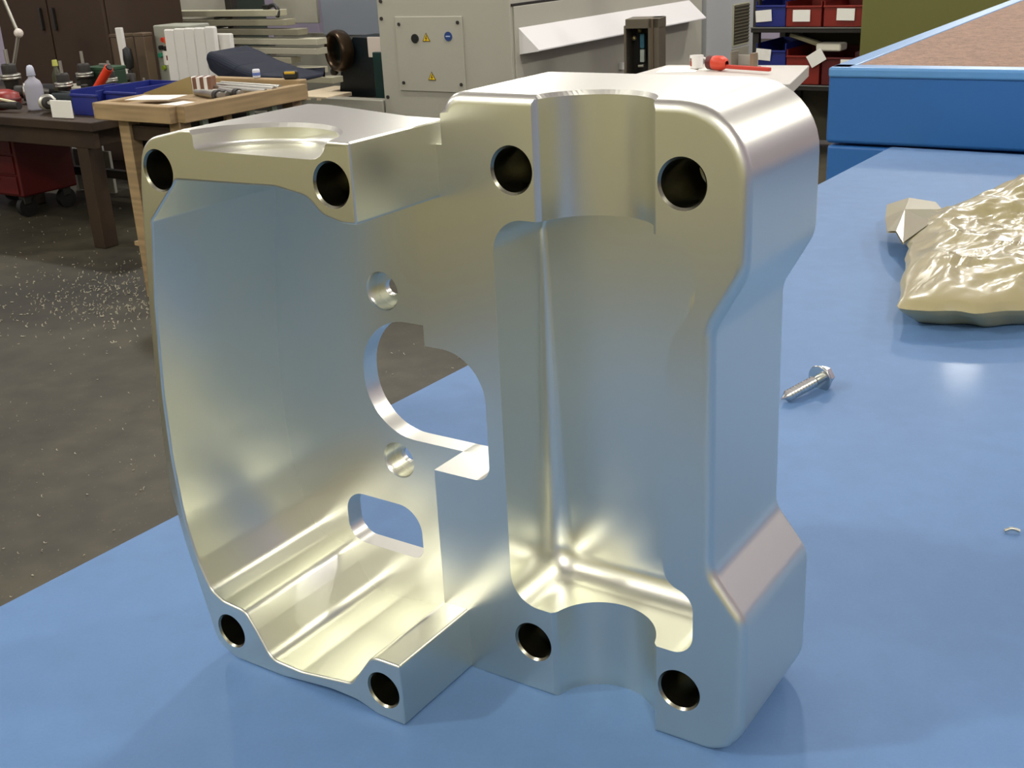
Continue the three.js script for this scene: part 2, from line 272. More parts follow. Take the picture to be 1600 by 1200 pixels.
{
  const t = thing('plastic_bag', 'crumpled glossy yellowish plastic bag lying on the blue workbench', 'plastic bag', [0, TOP, 0]);
  const film = phys(0xa89e76, 0.3, 0, { clearcoat: 0.28, clearcoatRoughness: 0.1 });
  const shape = outline([[-0.0280, -0.3400, 0.006], [0.0080, -0.3470, 0.01], [0.0300, -0.3640, 0.01], [0.1050, -0.3900, 0.02], [0.1200, -0.6500, 0.02], [0.0200, -0.7100, 0.02], [-0.0280, -0.6650, 0.01], [-0.0400, -0.5950, 0.02], [-0.0560, -0.5560, 0.01], [-0.0710, -0.5300, 0.008], [-0.0560, -0.4530, 0.012]], 0.2);
  const edge = (x, z) => { let m = 9; for (let i = 0, j = shape.length - 1; i < shape.length; j = i++) { const a = shape[i], b = shape[j], ex = b.x - a.x, ez = b.y - a.y, k = Math.max(0, Math.min(1, ((x - a.x) * ex + (z - a.y) * ez) / (ex * ex + ez * ez))); m = Math.min(m, Math.hypot(x - a.x - ex * k, z - a.y - ez * k)); } return m; };
  const hi = (x, z) => { const e = Math.min(1, edge(x, z) / 0.035); return 0.0125 + 0.009 * Math.sqrt(e) + 0.022 * Math.max(0, Math.min(1, (-z - 0.52) / 0.10)) * e + Math.min(1, e * 2) * (crumple(x, z) - 0.004); };
  const NA = 260, NR = 64, cx = 0.030, cz = -0.510, P = [], ids = [], rim = [];
  let per = 0; const seg = shape.map((a, i) => a.distanceTo(shape[(i + 1) % shape.length])); seg.forEach((l) => { per += l; });
  for (let i = 0; i < NA; i++) { let d = per * i / NA, k = 0; while (d > seg[k]) d -= seg[k++]; const q = shape[k].clone().lerp(shape[(k + 1) % shape.length], d / seg[k]), w = 1 + 0.030 * (vnoise(i * 0.30, 3, [78, 9], 91) - 0.5); rim.push([cx + (q.x - cx) * w, cz + (q.y - cz) * w]); }
  for (const low of [0, 1]) for (let r = 0; r <= NR; r++) for (let i = 0; i < NA; i++) {
    const k = 1 - r / NR, x = cx + (rim[i][0] - cx) * k, z = cz + (rim[i][1] - cz) * k;
    P.push(x, r === 0 ? 0.0120 : low ? 0.0010 + 0.010 * Math.max(0, 1 - r / 6) : hi(x, z), z);
  }
  for (const low of [0, 1]) for (let r = 0; r < NR; r++) for (let i = 0; i < NA; i++) {
    const o = low * (NR + 1) * NA, a = o + r * NA + i, b = o + r * NA + (i + 1) % NA, c = b + NA, d = a + NA;
    if (low) ids.push(a, b, c, a, c, d); else ids.push(a, c, b, a, d, c);
  }
  const g = new THREE.BufferGeometry(); g.setAttribute('position', new THREE.Float32BufferAttribute(P, 3)); g.setIndex(ids); g.computeVertexNormals();
  part('bag_body', g, film, t);
  // the loose corner that sticks out at the far left
  const flapPts = [[-0.0700, 0.0150, -0.4800], [-0.0600, 0.0135, -0.4600], [-0.0790, 0.0110, -0.4930], [-0.0900, 0.0120, -0.5250], [-0.0960, 0.0150, -0.5480], [-0.0840, 0.0190, -0.5560], [-0.0640, 0.0200, -0.5450], [-0.0560, 0.0190, -0.5300], [-0.0520, 0.0200, -0.4900], [-0.0800, 0.0165, -0.5330]];
  const fp = [], face = [[9, 0, 1], [9, 2, 0], [9, 3, 2], [9, 4, 3], [9, 5, 4], [9, 6, 5], [9, 7, 6], [9, 8, 7], [9, 1, 8]];
  for (const s of [0, -0.0012]) for (const f of face) for (const k of s ? [f[0], f[2], f[1]] : f) fp.push(flapPts[k][0], flapPts[k][1] + s, flapPts[k][2]);
  const fg = new THREE.BufferGeometry(); fg.setAttribute('position', new THREE.Float32BufferAttribute(fp, 3)); fg.computeVertexNormals();
  part('loose_corner', fg, phys(0xa09a7c, 0.25, 0, { clearcoat: 0.3, flatShading: true, side: THREE.DoubleSide }), t);
}
{
  const c = new THREE.CatmullRomCurve3([V3(0, 0.0006, 0), V3(0.002, 0.0014, -0.001), V3(0.0044, 0.0007, -0.0018)]);
  const m = part('metal_chip', new THREE.TubeGeometry(c, 8, 0.0006, 6), phys(0xd8d4c4, 0.3, 1), scene, [0.0635, TOP, -0.1510]);
  tag(m, 'tiny pale metal chip lying alone on the blue workbench', 'metal chip');
}

/* ------------------------------------------------------------------ blue bench with brown top behind the workbench */
{
  const corkTex = tex(512, (u, v) => { const k = 0.86 + 0.30 * (fbm(u, v, 60, 51, 3) - 0.45) + 0.18 * (hash(Math.floor(u * 256), Math.floor(v * 256), 52) - 0.5); return [0.71 * k, 0.57 * k, 0.48 * k]; }, true, [3, 3]);
  const t = thing('brown_topped_bench', 'blue bench with a brown speckled top and raised rim behind the workbench', 'workbench', [-0.2600, 0, -0.8980], 0.03);
  const blue = std(0x2d68ab, 0.42), w = 1.6, d = 2.0, h = 1.2116, lip = 0.022;
  part('apron', rb(w, 0.070, d, 0.004), blue, t, [w / 2, h - 0.037, -d / 2]);
  part('body', rb(w - 0.002, h - 0.0745, d - 0.004, 0.003), blue, t, [w / 2 + 0.0005, (h - 0.0745) / 2, -d / 2]);
  part('top_panel', boxUV(new THREE.BoxGeometry(w - 2 * lip, 0.006, d - 2 * lip)), std(0xffffff, 0.85, 0, { map: corkTex }), t, [w / 2, h - 0.003, -d / 2]);
  const rimM = std(0x5f97cf, 0.35);
  for (const [a, b, x, z] of [[w, lip + 0.004, w / 2, -(lip) / 2], [w, lip, w / 2, -d + lip / 2], [lip, d, lip / 2, -d / 2], [lip, d, w - lip / 2, -d / 2]]) part('rim', rb(a, 0.010, b, 0.003), rimM, t, [x, h - 0.0045, z]);
}

/* ------------------------------------------------------------------ shared background materials */
const woodTex = tex(512, (u, v) => { const k = 0.86 + 0.28 * (0.6 * vnoise(u * 4, v * 60, [4, 60], 61) + 0.4 * fbm(u, v, 8, 62, 4) - 0.5); return [0.72 * k, 0.61 * k, 0.44 * k]; }, true, [1.5, 1.5]);
const darkTex = tex(256, (u, v) => { const k = 0.8 + 0.5 * (fbm(u, v, 6, 66, 4) - 0.45); return [0.25 * k, 0.175 * k, 0.085 * k]; }, true, [1.2, 1.2]);
const dustTex = tex(512, (u, v) => { const k = 0.97 + 0.06 * (fbm(u, v, 5, 71, 4) - 0.5); return [0.70 * k, 0.69 * k, 0.63 * k]; }, true, [0.6, 0.6]);
M.wood = std(0xffffff, 0.7, 0, { map: woodTex }); M.darkWood = std(0xffffff, 0.6, 0, { map: darkTex });
M.cream = std(0xffffff, 0.5, 0, { map: dustTex }); M.slate = std(0x8d95a0, 0.5); M.white = std(0xe2e0da, 0.6); M.paper = std(0xf1efe6, 0.85);
M.black = std(0x141413, 0.5); M.dark = std(0x2a2622, 0.6); M.steel = std(0xb4b2a8, 0.35, 0.9); M.darkSteel = std(0x4c4a45, 0.42, 0.8); M.red = std(0xc2301c, 0.4); M.darkRed = std(0x560d0a, 0.45);
M.binBlue = std(0x1a2778, 0.45); M.teal = std(0x141d22, 0.45); M.yellow = std(0xe8c21c, 0.5); M.olive = std(0x66662f, 0.75); M.brownSteel = std(0x6d5d4b, 0.45, 0.5);
const wbox = (w, h, d, r = 0.004) => boxUV(rb(w, h, d, r, 1));

/* ------------------------------------------------------------------ loose metal chips swept about the floor */
{
  const g = new THREE.TorusGeometry(0.010, 0.0034, 4, 6, 2.6), n = 2000, im = new THREE.InstancedMesh(g, std(0xb9b29c, 0.5, 0.2), n), m = new THREE.Matrix4(), q = new THREE.Quaternion(), e = new THREE.Euler();
  for (let i = 0; i < n; i++) {
    const near = i < 620; let x, z;
    if (near) { const a = rnd() * 6.28, r = Math.sqrt(-2 * Math.log(1 - rnd() * 0.99)) * 0.27; x = -3.93 + r * Math.cos(a) * 1.1; z = -2.74 + r * Math.sin(a) * 0.9; }
    else { x = rr(-6, -1.2); z = rr(-4.4, -0.4); }
    const s = near ? rr(0.25, 0.75) : rr(0.15, 0.45); e.set(Math.PI / 2 + rr(-0.4, 0.4), rr(0, 6.28), 0); q.setFromEuler(e); m.compose(V3(x, 0.0025, z), q, V3(s, s, s)); im.setMatrixAt(i, m);
  }
  im.name = 'metal_chips'; im.castShadow = im.receiveShadow = true; im.userData = { kind: 'stuff', label: 'pale metal chips scattered over the dark concrete floor', category: 'metal chips' }; scene.add(im);
}

/* ------------------------------------------------------------------ dark wooden table and what lies on it */
{
  const t = thing('wooden_table', 'low dark brown wooden table heaped with tools on the left', 'table');
  const x1 = -4.56, x0 = -7.3, z1 = -3.24, z0 = -4.15;
  part('table_top', wbox(x1 - x0, 0.045, z1 - z0, 0.006), M.darkWood, t, [(x0 + x1) / 2, 0.600, (z0 + z1) / 2]);
  for (const [w, d, x, z] of [[x1 - x0 - 0.06, 0.03, (x0 + x1) / 2, z1 - 0.04], [x1 - x0 - 0.06, 0.03, (x0 + x1) / 2, z0 + 0.04], [0.03, z1 - z0 - 0.1, x1 - 0.10, (z0 + z1) / 2], [0.03, z1 - z0 - 0.1, x0 + 0.04, (z0 + z1) / 2]]) part('apron', wbox(w, 0.085, d), M.darkWood, t, [x, 0.535, z]);
  const leg = wbox(0.085, 0.578, 0.085, 0.006);
  for (const [x, z] of [[-4.70, -3.31], [-6.0, -3.83], [-7.2, -3.31], [-7.2, -4.08], [-4.70, -4.08]]) part('leg', leg, M.darkWood, t, [x, 0.289, z]);
  part('stretcher', wbox(2.3, 0.05, 0.04), M.dark, t, [-5.85, 0.16, -4.08]);
}
const TT = 0.6225;                                  // dark table top
{
  const bin = (name, label, x, z, w, h, d, mat, y, group, turn = 0) => {
    const t = thing(name, label, 'storage bin', [x, y, z], turn, group), s = 0.006;
    part('bin_floor', rb(w, s, d, 0.002, 1), mat, t, [0, s / 2, 0]); part('back_wall', rb(w, h, s, 0.002, 1), mat, t, [0, h / 2, -d / 2 + s / 2]);
    for (const k of [-1, 1]) part('side_wall', rb(s, h, d, 0.002, 1), mat, t, [k * (w - s) / 2, h / 2, 0]);
    part('front_wall', rb(w, h * 0.8, s, 0.002, 1), mat, t, [0, h * 0.4, d / 2 - s / 2]);
    part('front_lip', rb(w * 1.01, 0.012, 0.016, 0.003, 1), mat, t, [0, h * 0.8, d / 2]); return t;
  };
  globalThis.makeBin = bin;
  bin('storage_bin', 'blue plastic bin on the dark table beside the square white card', -4.795, -3.53, 0.20, 0.12, 0.26, M.binBlue, TT);
  bin('storage_bin', 'blue plastic bin at the table corner behind the wooden cart, with white tickets', -4.57, -3.58, 0.235, 0.135, 0.28, M.binBlue, TT, null, 0.0);
  for (const [k, x, y] of [[0, -4.650, 0.668], [1, -4.580, 0.672], [2, -4.510, 0.676]]) { const m = part('white_ticket', rb(0.035, 0.042, 0.003, 0.001, 1), M.paper, scene, [x, y, -3.4360], [0, 0, 0.06]); tag(m, ['small white ticket nearest the square card on a blue bin front', 'middle one of the small white tickets on a blue bin front', 'small white ticket nearest the cart on a blue bin front'][k], 'ticket'); }
  tag(part('square_card', rb(0.145, 0.083, 0.010, 0.002, 1), M.paper, scene, [-4.845, 0.6655, -3.30], [0, 0.05, 0]), 'square cream card standing at the front edge of the dark table', 'card');
  const b = thing('spray_bottle', 'translucent plastic bottle with a pale cap leaning among the tools', 'bottle', [-5.27, TT, -3.46]); b.rotation.z = 0.0;
  const milky = phys(0xb9b8c4, 0.3, 0, { transmission: 0.3, thickness: 0, roughness: 0.5 });
  part('bottle_body', lathe([[0.001, 0], [0.042, 0], [0.045, 0.01], [0.045, 0.12], [0.036, 0.145], [0.018, 0.16], [0.016, 0.175]], 28), milky, b);
  part('cap', lathe([[0.001, 0.225], [0.012, 0.222], [0.018, 0.21], [0.022, 0.172], [0.001, 0.170]], 24), std(0xc3c8d8, 0.4), b);
  const tube = thing('orange_tube', 'bright orange red tube leaning upright against the dark table clutter', 'tube', [-5.18, TT, -3.70]); tube.rotation.z = -0.86; 
  part('sleeve', lathe([[0.018, 0.03], [0.022, 0.03], [0.022, 0.29], [0.018, 0.29]], 20), std(0xe8401c, 0.45), tube); part('inner_rod', cyl(0.016, 0.016, 0.285, 14), M.dark, tube, [0, 0.155, 0]);
  const rc = thing('red_case', 'small red round case at the left end of the dark table', 'case', [-5.58, TT, -3.46]);
  part('case_body', lathe([[0.001, 0], [0.10, 0], [0.105, 0.01], [0.10, 0.07], [0.06, 0.09], [0.001, 0.095]], 28), std(0x8a1c12, 0.4), rc); part('lid_band', lathe([[0.1045, 0.03], [0.108, 0.035], [0.108, 0.045], [0.104, 0.05]], 28), M.darkRed, rc);
  const st = part('pale_stick', rb(0.16, 0.010, 0.016, 0.003, 1), std(0xdad4b0, 0.6), scene, [-5.40, TT + 0.062, -3.36], [0, 0.2, -0.16]); tag(st, 'thin pale stick resting on tools in front of the red case', 'stick');
  const wr = thing('socket_wrench', 'long dark socket wrench lying under the pale stick', 'wrench', [-5.42, TT, -3.36], 0.1);
  part('handle', cyl(0.016, 0.020, 0.26, 14).rotateZ(Math.PI / 2), M.dark, wr, [0, 0.034, 0]); part('drive_head', cyl(0.034, 0.034, 0.05, 20), M.darkSteel, wr, [-0.15, 0.034, 0]);
  // tool holders: tapered shank, flange and collet nut, standing or lying
  const holder = (label, x, z, k, turn, lie, y = TT, mat = M.darkSteel) => {
    const t = thing('tool_holder', label, 'tool holder', [x, y + (lie ? 0.048 * k : 0), z], turn, 'tool holders on the dark table'); t.scale.setScalar(k); if (lie) t.rotation.z = Math.PI / 2 - 0.1;
    part('taper_shank', lathe([[0.001, 0], [0.020, 0], [0.036, 0.10], [0.036, 0.105]], 22), mat, t); part('flange', lathe([[0.030, 0.100], [0.048, 0.102], [0.048, 0.112], [0.042, 0.115], [0.048, 0.118], [0.048, 0.128], [0.030, 0.130]], 26), M.steel, t);
    part('collet_nut', lathe([[0.030, 0.128], [0.034, 0.13], [0.034, 0.165], [0.028, 0.175], [0.012, 0.176]], 22), M.dark, t); part('cutter', cyl(0.009, 0.009, 0.07, 12), M.steel, t, [0, 0.205, 0]);
  };
  holder('dark tool holder standing just right of the translucent bottle', -5.24, -3.62, 0.95, 0.2, false);
  holder('tool holder lying in the clutter near the red case', -5.52, -3.72, 1.0, 0.9, true);
  holder('tool holder lying between the bottle and the orange tube', -5.16, -3.44, 0.9, 2.6, true);
  holder('short tool holder standing behind the bottle', -5.50, -3.95, 1.0, 0.2, false, TT, M.dark);
  holder('tool holder lying behind the blue bins', -4.86, -3.82, 0.85, 0.5, true, TT, M.dark);
  holder('tool holder standing left behind the orange tube', -5.30, -3.96, 0.8, 0.2, false, TT, M.brownSteel);
  holder('tool holder standing at the far left end of the table', -5.75, -3.66, 1.15, 1.2, false);
  const vise = thing('bench_vise', 'small dark drill press vise among the tools beside the orange tube', 'vise', [-5.12, TT, -3.86], 0.3);
  part('vise_base', rb(0.20, 0.03, 0.11, 0.006), M.dark, vise, [0, 0.015, 0]); part('fixed_jaw', rb(0.03, 0.07, 0.11, 0.005), M.darkSteel, vise, [-0.07, 0.062, 0]); part('moving_jaw', rb(0.04, 0.06, 0.11, 0.005), M.darkSteel, vise, [0.03, 0.058, 0]); part('screw_spindle', cyl(0.010, 0.010, 0.13, 12).rotateZ(Math.PI / 2), M.steel, vise, [0.105, 0.055, 0]); part('handle', cyl(0.006, 0.006, 0.12, 10), M.steel, vise, [0.165, 0.055, 0]);
  const rag = [[-0.13, -0.08, 0.02], [0.14, -0.09, 0.02], [0.16, 0.03, 0.03], [0.05, 0.09, 0.03], [-0.12, 0.08, 0.03]];
  { const g = solid(outline(rag), 0, 0.075, 0.035, 0.004, 5).rotateX(-Math.PI / 2); const p = g.attributes.position; for (let i = 0; i < p.count; i++) p.setY(i, p.getY(i) * (0.7 + 0.6 * vnoise(p.getX(i) * 25 + 9, p.getZ(i) * 25 + 9, [99, 99], 77))); g.computeVertexNormals(); tag(part('folded_rag', g, std(0x2b3233, 0.95), scene, [-5.075, TT + 0.002, -3.58], [0, 0.2, 0]), 'dark grey folded rag lying behind the square cream card', 'rag'); }
  const bit = (name, label, cat, x, z, geo, mat, extra) => { const t = thing(name, label, cat, [x, TT, z]); part('body', geo, mat, t); for (const [n, g, m, p] of extra) part(n, g, m, t, p); return t; };
  bit('angle_grinder', 'black angle grinder lying behind the translucent bottle', 'grinder', -5.62, -3.80, cyl(0.034, 0.040, 0.24, 18).rotateZ(Math.PI / 2).translate(0, 0.045, 0), M.black, [['gear_head', cyl(0.036, 0.036, 0.07, 18), M.darkSteel, [-0.14, 0.045, 0]], ['guard_disc', cyl(0.062, 0.062, 0.012, 26), M.steel, [-0.14, 0.010, 0]]]);
  bit('brass_bushing', 'brass coloured bushing ring lying in front of the drill vise', 'bushing', -5.20, -3.80, lathe([[0.022, 0], [0.036, 0], [0.036, 0.05], [0.022, 0.05], [0.022, 0]], 26), std(0x9a8a48, 0.35, 0.7), [['flange', lathe([[0.030, 0.05], [0.046, 0.05], [0.046, 0.060], [0.022, 0.060]], 26), std(0xa8985a, 0.35, 0.7), [0, 0, 0]]]);
  bit('green_box', 'small dark green tool box at the back of the table clutter', 'box', -5.46, -4.06, rb(0.20, 0.13, 0.12, 0.006).translate(0, 0.066, 0), std(0x1f3a26, 0.5), [['lid', rb(0.205, 0.02, 0.125, 0.005), std(0x284a30, 0.5), [0, 0.140, 0]], ['handle', rb(0.08, 0.014, 0.02, 0.004), M.steel, [0, 0.157, 0]]]);
  bit('drill_chuck', 'dark drill chuck with key lying near the red case', 'chuck', -5.86, -3.50, lathe([[0.001, 0], [0.034, 0], [0.036, 0.04], [0.030, 0.07], [0.014, 0.09], [0.001, 0.09]], 24), M.darkSteel, [['key_shank', cyl(0.006, 0.006, 0.08, 10).rotateZ(1.2), M.steel, [0.06, 0.03, 0]], ['key_bar', cyl(0.005, 0.005, 0.06, 10), M.steel, [0.10, 0.045, 0]]]);
  bit('oil_bottle', 'little yellow green bottle standing right behind the translucent bottle', 'bottle', -5.34, -3.66, lathe([[0.001, 0], [0.024, 0], [0.026, 0.01], [0.026, 0.15], [0.012, 0.18], [0.010, 0.20]], 22), std(0x3a3c22, 0.4), [['cap', cyl(0.013, 0.015, 0.03, 18), std(0xb8bc5c, 0.45), [0, 0.212, 0]]]);
  bit('blue_cloth_roll', 'rolled dark blue cloth lying at the left front of the table', 'cloth', -5.58, -3.32, cyl(0.032, 0.034, 0.20, 18).rotateZ(Math.PI / 2).translate(0, 0.034, 0), std(0x1e2c50, 0.95), [['tie_band', cyl(0.0345, 0.0355, 0.02, 18).rotateZ(Math.PI / 2), M.dark, [0.02, 0.034, 0]]]);
  bit('clamp_bar', 'grey steel clamp lying on its side left of the orange tube', 'clamp', -5.38, -3.80, rb(0.22, 0.02, 0.03, 0.004).translate(0, 0.012, 0), M.darkSteel, [['fixed_jaw', rb(0.025, 0.09, 0.03, 0.005), M.steel, [-0.10, 0.046, 0]], ['sliding_jaw', rb(0.03, 0.08, 0.034, 0.005), M.dark, [0.04, 0.042, 0]]]).rotation.y = 0.5;
  const lamp = thing('work_lamp', 'jointed work lamp with a pale round head at the far left of the table', 'lamp', [-6.08, TT, -3.86], 0.4);
  part('base', cyl(0.07, 0.08, 0.025, 24), M.dark, lamp, [0, 0.0125, 0]); part('arm', cyl(0.010, 0.010, 0.34, 12), M.steel, lamp, [0.06, 0.18, 0], [0, 0, -0.38]); part('arm', cyl(0.010, 0.010, 0.30, 12), M.steel, lamp, [0.085, 0.47, 0], [0, 0, 0.26]); part('lamp_head', lathe([[0.02, 0.10], [0.03, 0.10], [0.075, 0.0], [0.07, 0.0], [0.02, 0.09]], 28), std(0xd8cfc4, 0.35), lamp, [0.02, 0.58, 0.02], [0.4, 0, 0.3]); part('knuckle', new THREE.SphereGeometry(0.026, 18, 12), std(0xd8cfc4, 0.35), lamp, [0.123, 0.338, 0]);
  // red tool cart under the table
  const tc = thing('tool_trolley', 'dark red tool trolley on black casters under the dark table', 'trolley', [-5.98, 0, -3.72]);
  part('chest_body', rb(0.62, 0.36, 0.36, 0.012), M.darkRed, tc, [0, 0.30, 0]);
  for (let k = 0; k < 3; k++) { const d = part('drawer', rb(0.58, 0.10, 0.012, 0.004), M.darkRed, tc, [0, 0.185 + k * 0.113, 0.185]); part('handle', rb(0.30, 0.012, 0.014, 0.004, 1), M.darkSteel, d, [0, 0.03, 0.012]); }
  for (const [x, z] of [[-0.25, 0.13], [0.25, 0.13], [-0.25, -0.13], [0.25, -0.13]]) { const c = part('caster', cyl(0.055, 0.055, 0.035, 24).rotateZ(Math.PI / 2), M.black, tc, [x, 0.055, z]); part('fork', rb(0.05, 0.06, 0.05, 0.006, 1), M.darkSteel, c, [0, 0.045, 0]); }
}
/* ------------------------------------------------------------------ dark cabinet and machine at the far left */
{
  const t = thing('dark_cabinet', 'tall dark brown cabinet standing behind the dark table', 'cabinet', [-6.72, 0, -4.98]);
  const w = 1.12, d = 0.6, h = 1.9; const M2 = std(0x3b2a1b, 0.65); part('carcass', wbox(w, h, d, 0.008), M2, t, [0, h / 2, 0]);
  for (const k of [-1, 1]) { const dr = part('door', wbox(w / 2 - 0.02, h - 0.12, 0.022, 0.004), M2, t, [k * (w / 4 - 0.003), h / 2 + 0.03, d / 2 + 0.011]); part('handle', rb(0.02, 0.14, 0.025, 0.006, 1), M.dark, dr, [-k * 0.21, 0, 0.022]); }
}
{
  const t = thing('machine_enclosure', 'pale grey machine enclosure with a yellow emblem above the upright posts', 'machine', [-7.62, 0, -6.32]);
  part('upper_housing', wbox(1.10, 1.15, 0.64, 0.012), M.cream, t, [0, 1.43, 0]); part('lower_base', wbox(1.04, 0.46, 0.6, 0.01), M.cream, t, [0, 0.23, 0]); part('recess_back', wbox(0.9, 0.40, 0.2, 0.006), std(0x6b6656, 0.7), t, [0, 0.655, -0.15]);
  const sk = new THREE.Shape([V2(0, 0), V2(0.16, -0.13), V2(0.16, -0.17), V2(-0.03, 0)]); part('side_skirt', new THREE.ExtrudeGeometry(sk, { depth: 0.5, bevelEnabled: false }), M.cream, t, [0.49, 0.868, -0.2]);
  const e = part('emblem', new THREE.CircleGeometry(0.058, 28), M.yellow, t, [0.045, 1.005, 0.3215]); part('emblem_bar', new THREE.PlaneGeometry(0.035, 0.07), std(0x6f6a44, 0.7), e, [-0.055, -0.006, 0.0004]);
}
/* posts, strip and control panel of the small machine behind the table */
{
  const t = thing('control_cabinet', 'small grey control cabinet with coloured push buttons beside white boards', 'control panel', [-5.60, 0, -4.74]);
  part('cabinet_box', wbox(0.30, 0.94, 0.18, 0.008), std(0x9d9f92, 0.5), t, [0.03, 0.47, 0]);
  const btn = cyl(0.014, 0.014, 0.02, 18).rotateX(Math.PI / 2), B = (x, y, m, l) => part('push_button', btn, m, t, [x - 0.105, y, 0.10], [0, 0, 0], l);
  B(0.075, 0.858, M.red, 'red button'); B(0.100, 0.850, std(0xd05a2a, 0.4), 'orange button'); B(0.045, 0.812, M.black, 'black button'); B(0.088, 0.808, M.black, 'black button'); B(0.030, 0.768, std(0x2f8f70, 0.4), 'green button'); B(0.045, 0.695, std(0x8aa02c, 0.5), 'yellow green button');
  part('notice_plate', rb(0.085, 0.085, 0.004, 0.002, 1), M.paper, t, [-0.020, 0.752, 0.092]); part('red_mark', rb(0.024, 0.028, 0.003, 0.001, 1), M.darkRed, t, [-0.020, 0.752, 0.0945]);
  const post = (label, x, z, w, h, mat) => { const p = thing('steel_post', label, 'post', [x, 0, z]); part('column', wbox(w, h, w * 0.8, 0.006), mat, p, [0, h / 2, 0]); part('cap_plate', rb(w * 1.06, 0.02, w * 0.86, 0.004, 1), M.brownSteel, p, [0, h + 0.01, 0]); part('foot_plate', rb(w * 1.5, 0.02, w * 1.3, 0.004, 1), M.dark, p, [0, 0.01, 0]); };
  post('brown upright steel post nearest the dark cabinet', -5.985, -4.62, 0.11, 0.875, M.brownSteel); post('brown upright steel post beside the button cabinet', -5.735, -4.58, 0.085, 0.885, M.brownSteel);
  const s = thing('white_strip', 'tall narrow white upright strip between the two brown posts', 'strip', [-5.83, 0, -4.50]); part('blade', rb(0.055, 0.93, 0.02, 0.004, 1), M.white, s, [0, 0.475, 0], [0, 0, 0.03]); part('green_foot', rb(0.07, 0.02, 0.05, 0.004, 1), std(0x2c5a3c, 0.5), s, [0.01, 0.01, 0]);
  const ca = thing('stop_handle', 'black rounded grip lever between the white strip and the brown post', 'lever', [-5.765, 0, -4.47]); part('stem', cyl(0.015, 0.015, 0.70, 12), M.dark, ca, [0, 0.35, 0]); part('grip', lathe([[0.001, 0], [0.025, 0.01], [0.030, 0.06], [0.026, 0.12], [0.001, 0.135]], 20), M.black, ca, [0, 0.70, 0]);
  // machine parts on a low stand in front of the posts
  const sd = thing('parts_stand', 'low pale stand carrying small machine parts in front of the brown posts', 'stand', [-5.78, 0, -4.30]); part('lower_panel', wbox(0.36, 0.25, 0.02), std(0x9c9a90, 0.6), sd, [-0.13, 0.135, 0.1]); part('stand_top', wbox(0.66, 0.03, 0.26), std(0xa9a393, 0.6), sd, [0, 0.615, 0]); for (const [x, z] of [[-0.3, -0.1], [0.3, -0.1], [-0.3, 0.1], [0.3, 0.1]]) part('leg', wbox(0.03, 0.6, 0.03), M.white, sd, [x, 0.3, z]);
  const mp = (label, x, k, mat) => { const p = thing('machine_part', label, 'machine part', [x, 0.631, -4.28]); part('body', lathe([[0.001, 0], [0.05, 0], [0.05, 0.03], [0.03, 0.035], [0.032, 0.08], [0.001, 0.085]], 22).scale(k, k, k), mat, p); part('side_boss', cyl(0.018, 0.018, 0.06, 14).rotateX(Math.PI / 2).scale(k, k, k), M.darkSteel, p, [0, 0.05 * k, 0.03 * k]); };
  mp('dark stepped machine part at the left end of the pale stand', -5.96, 0.95, M.dark); mp('light stepped machine part in the middle of the pale stand', -5.80, 0.8, M.white); mp('dark stepped machine part at the button cabinet end of the stand', -5.53, 0.9, M.dark);
  const w = thing('white_jar', 'small white jar on the pale stand near the buttons', 'jar', [-5.64, 0.631, -4.26]); part('jar_body', lathe([[0.001, 0], [0.035, 0], [0.038, 0.01], [0.038, 0.06], [0.03, 0.068]], 22), M.white, w); part('lid', cyl(0.032, 0.034, 0.018, 22), std(0xf2f2f2, 0.4), w, [0, 0.077, 0]);
}
/* upright white boards */
{
  const xs = [[-5.405, 0.080, 0.93], [-5.320, 0.080, 0.935], [-5.235, 0.080, 0.938], [-5.150, 0.078, 0.94], [-5.066, 0.078, 0.945], [-5.010, 0.130, 0.905]];
  const names = ['white upright board at the button cabinet end of the row', 'second white upright board from the button cabinet', 'third white upright board from the button cabinet', 'fourth white upright board from the button cabinet', 'tallest white upright board of the row', 'wider lower white board at the metal bar end'];
  xs.forEach(([x, w, h], i) => tag(part('white_board_panel', rb(w, h, 0.03, 0.008, 1), M.white, scene, [x, h / 2, -4.50 - (i === 5 ? 0.04 : 0)], [-0.02, i === 5 ? 0 : 0.08 * (i % 2), 0]), names[i], 'board', 'upright white boards'));
}
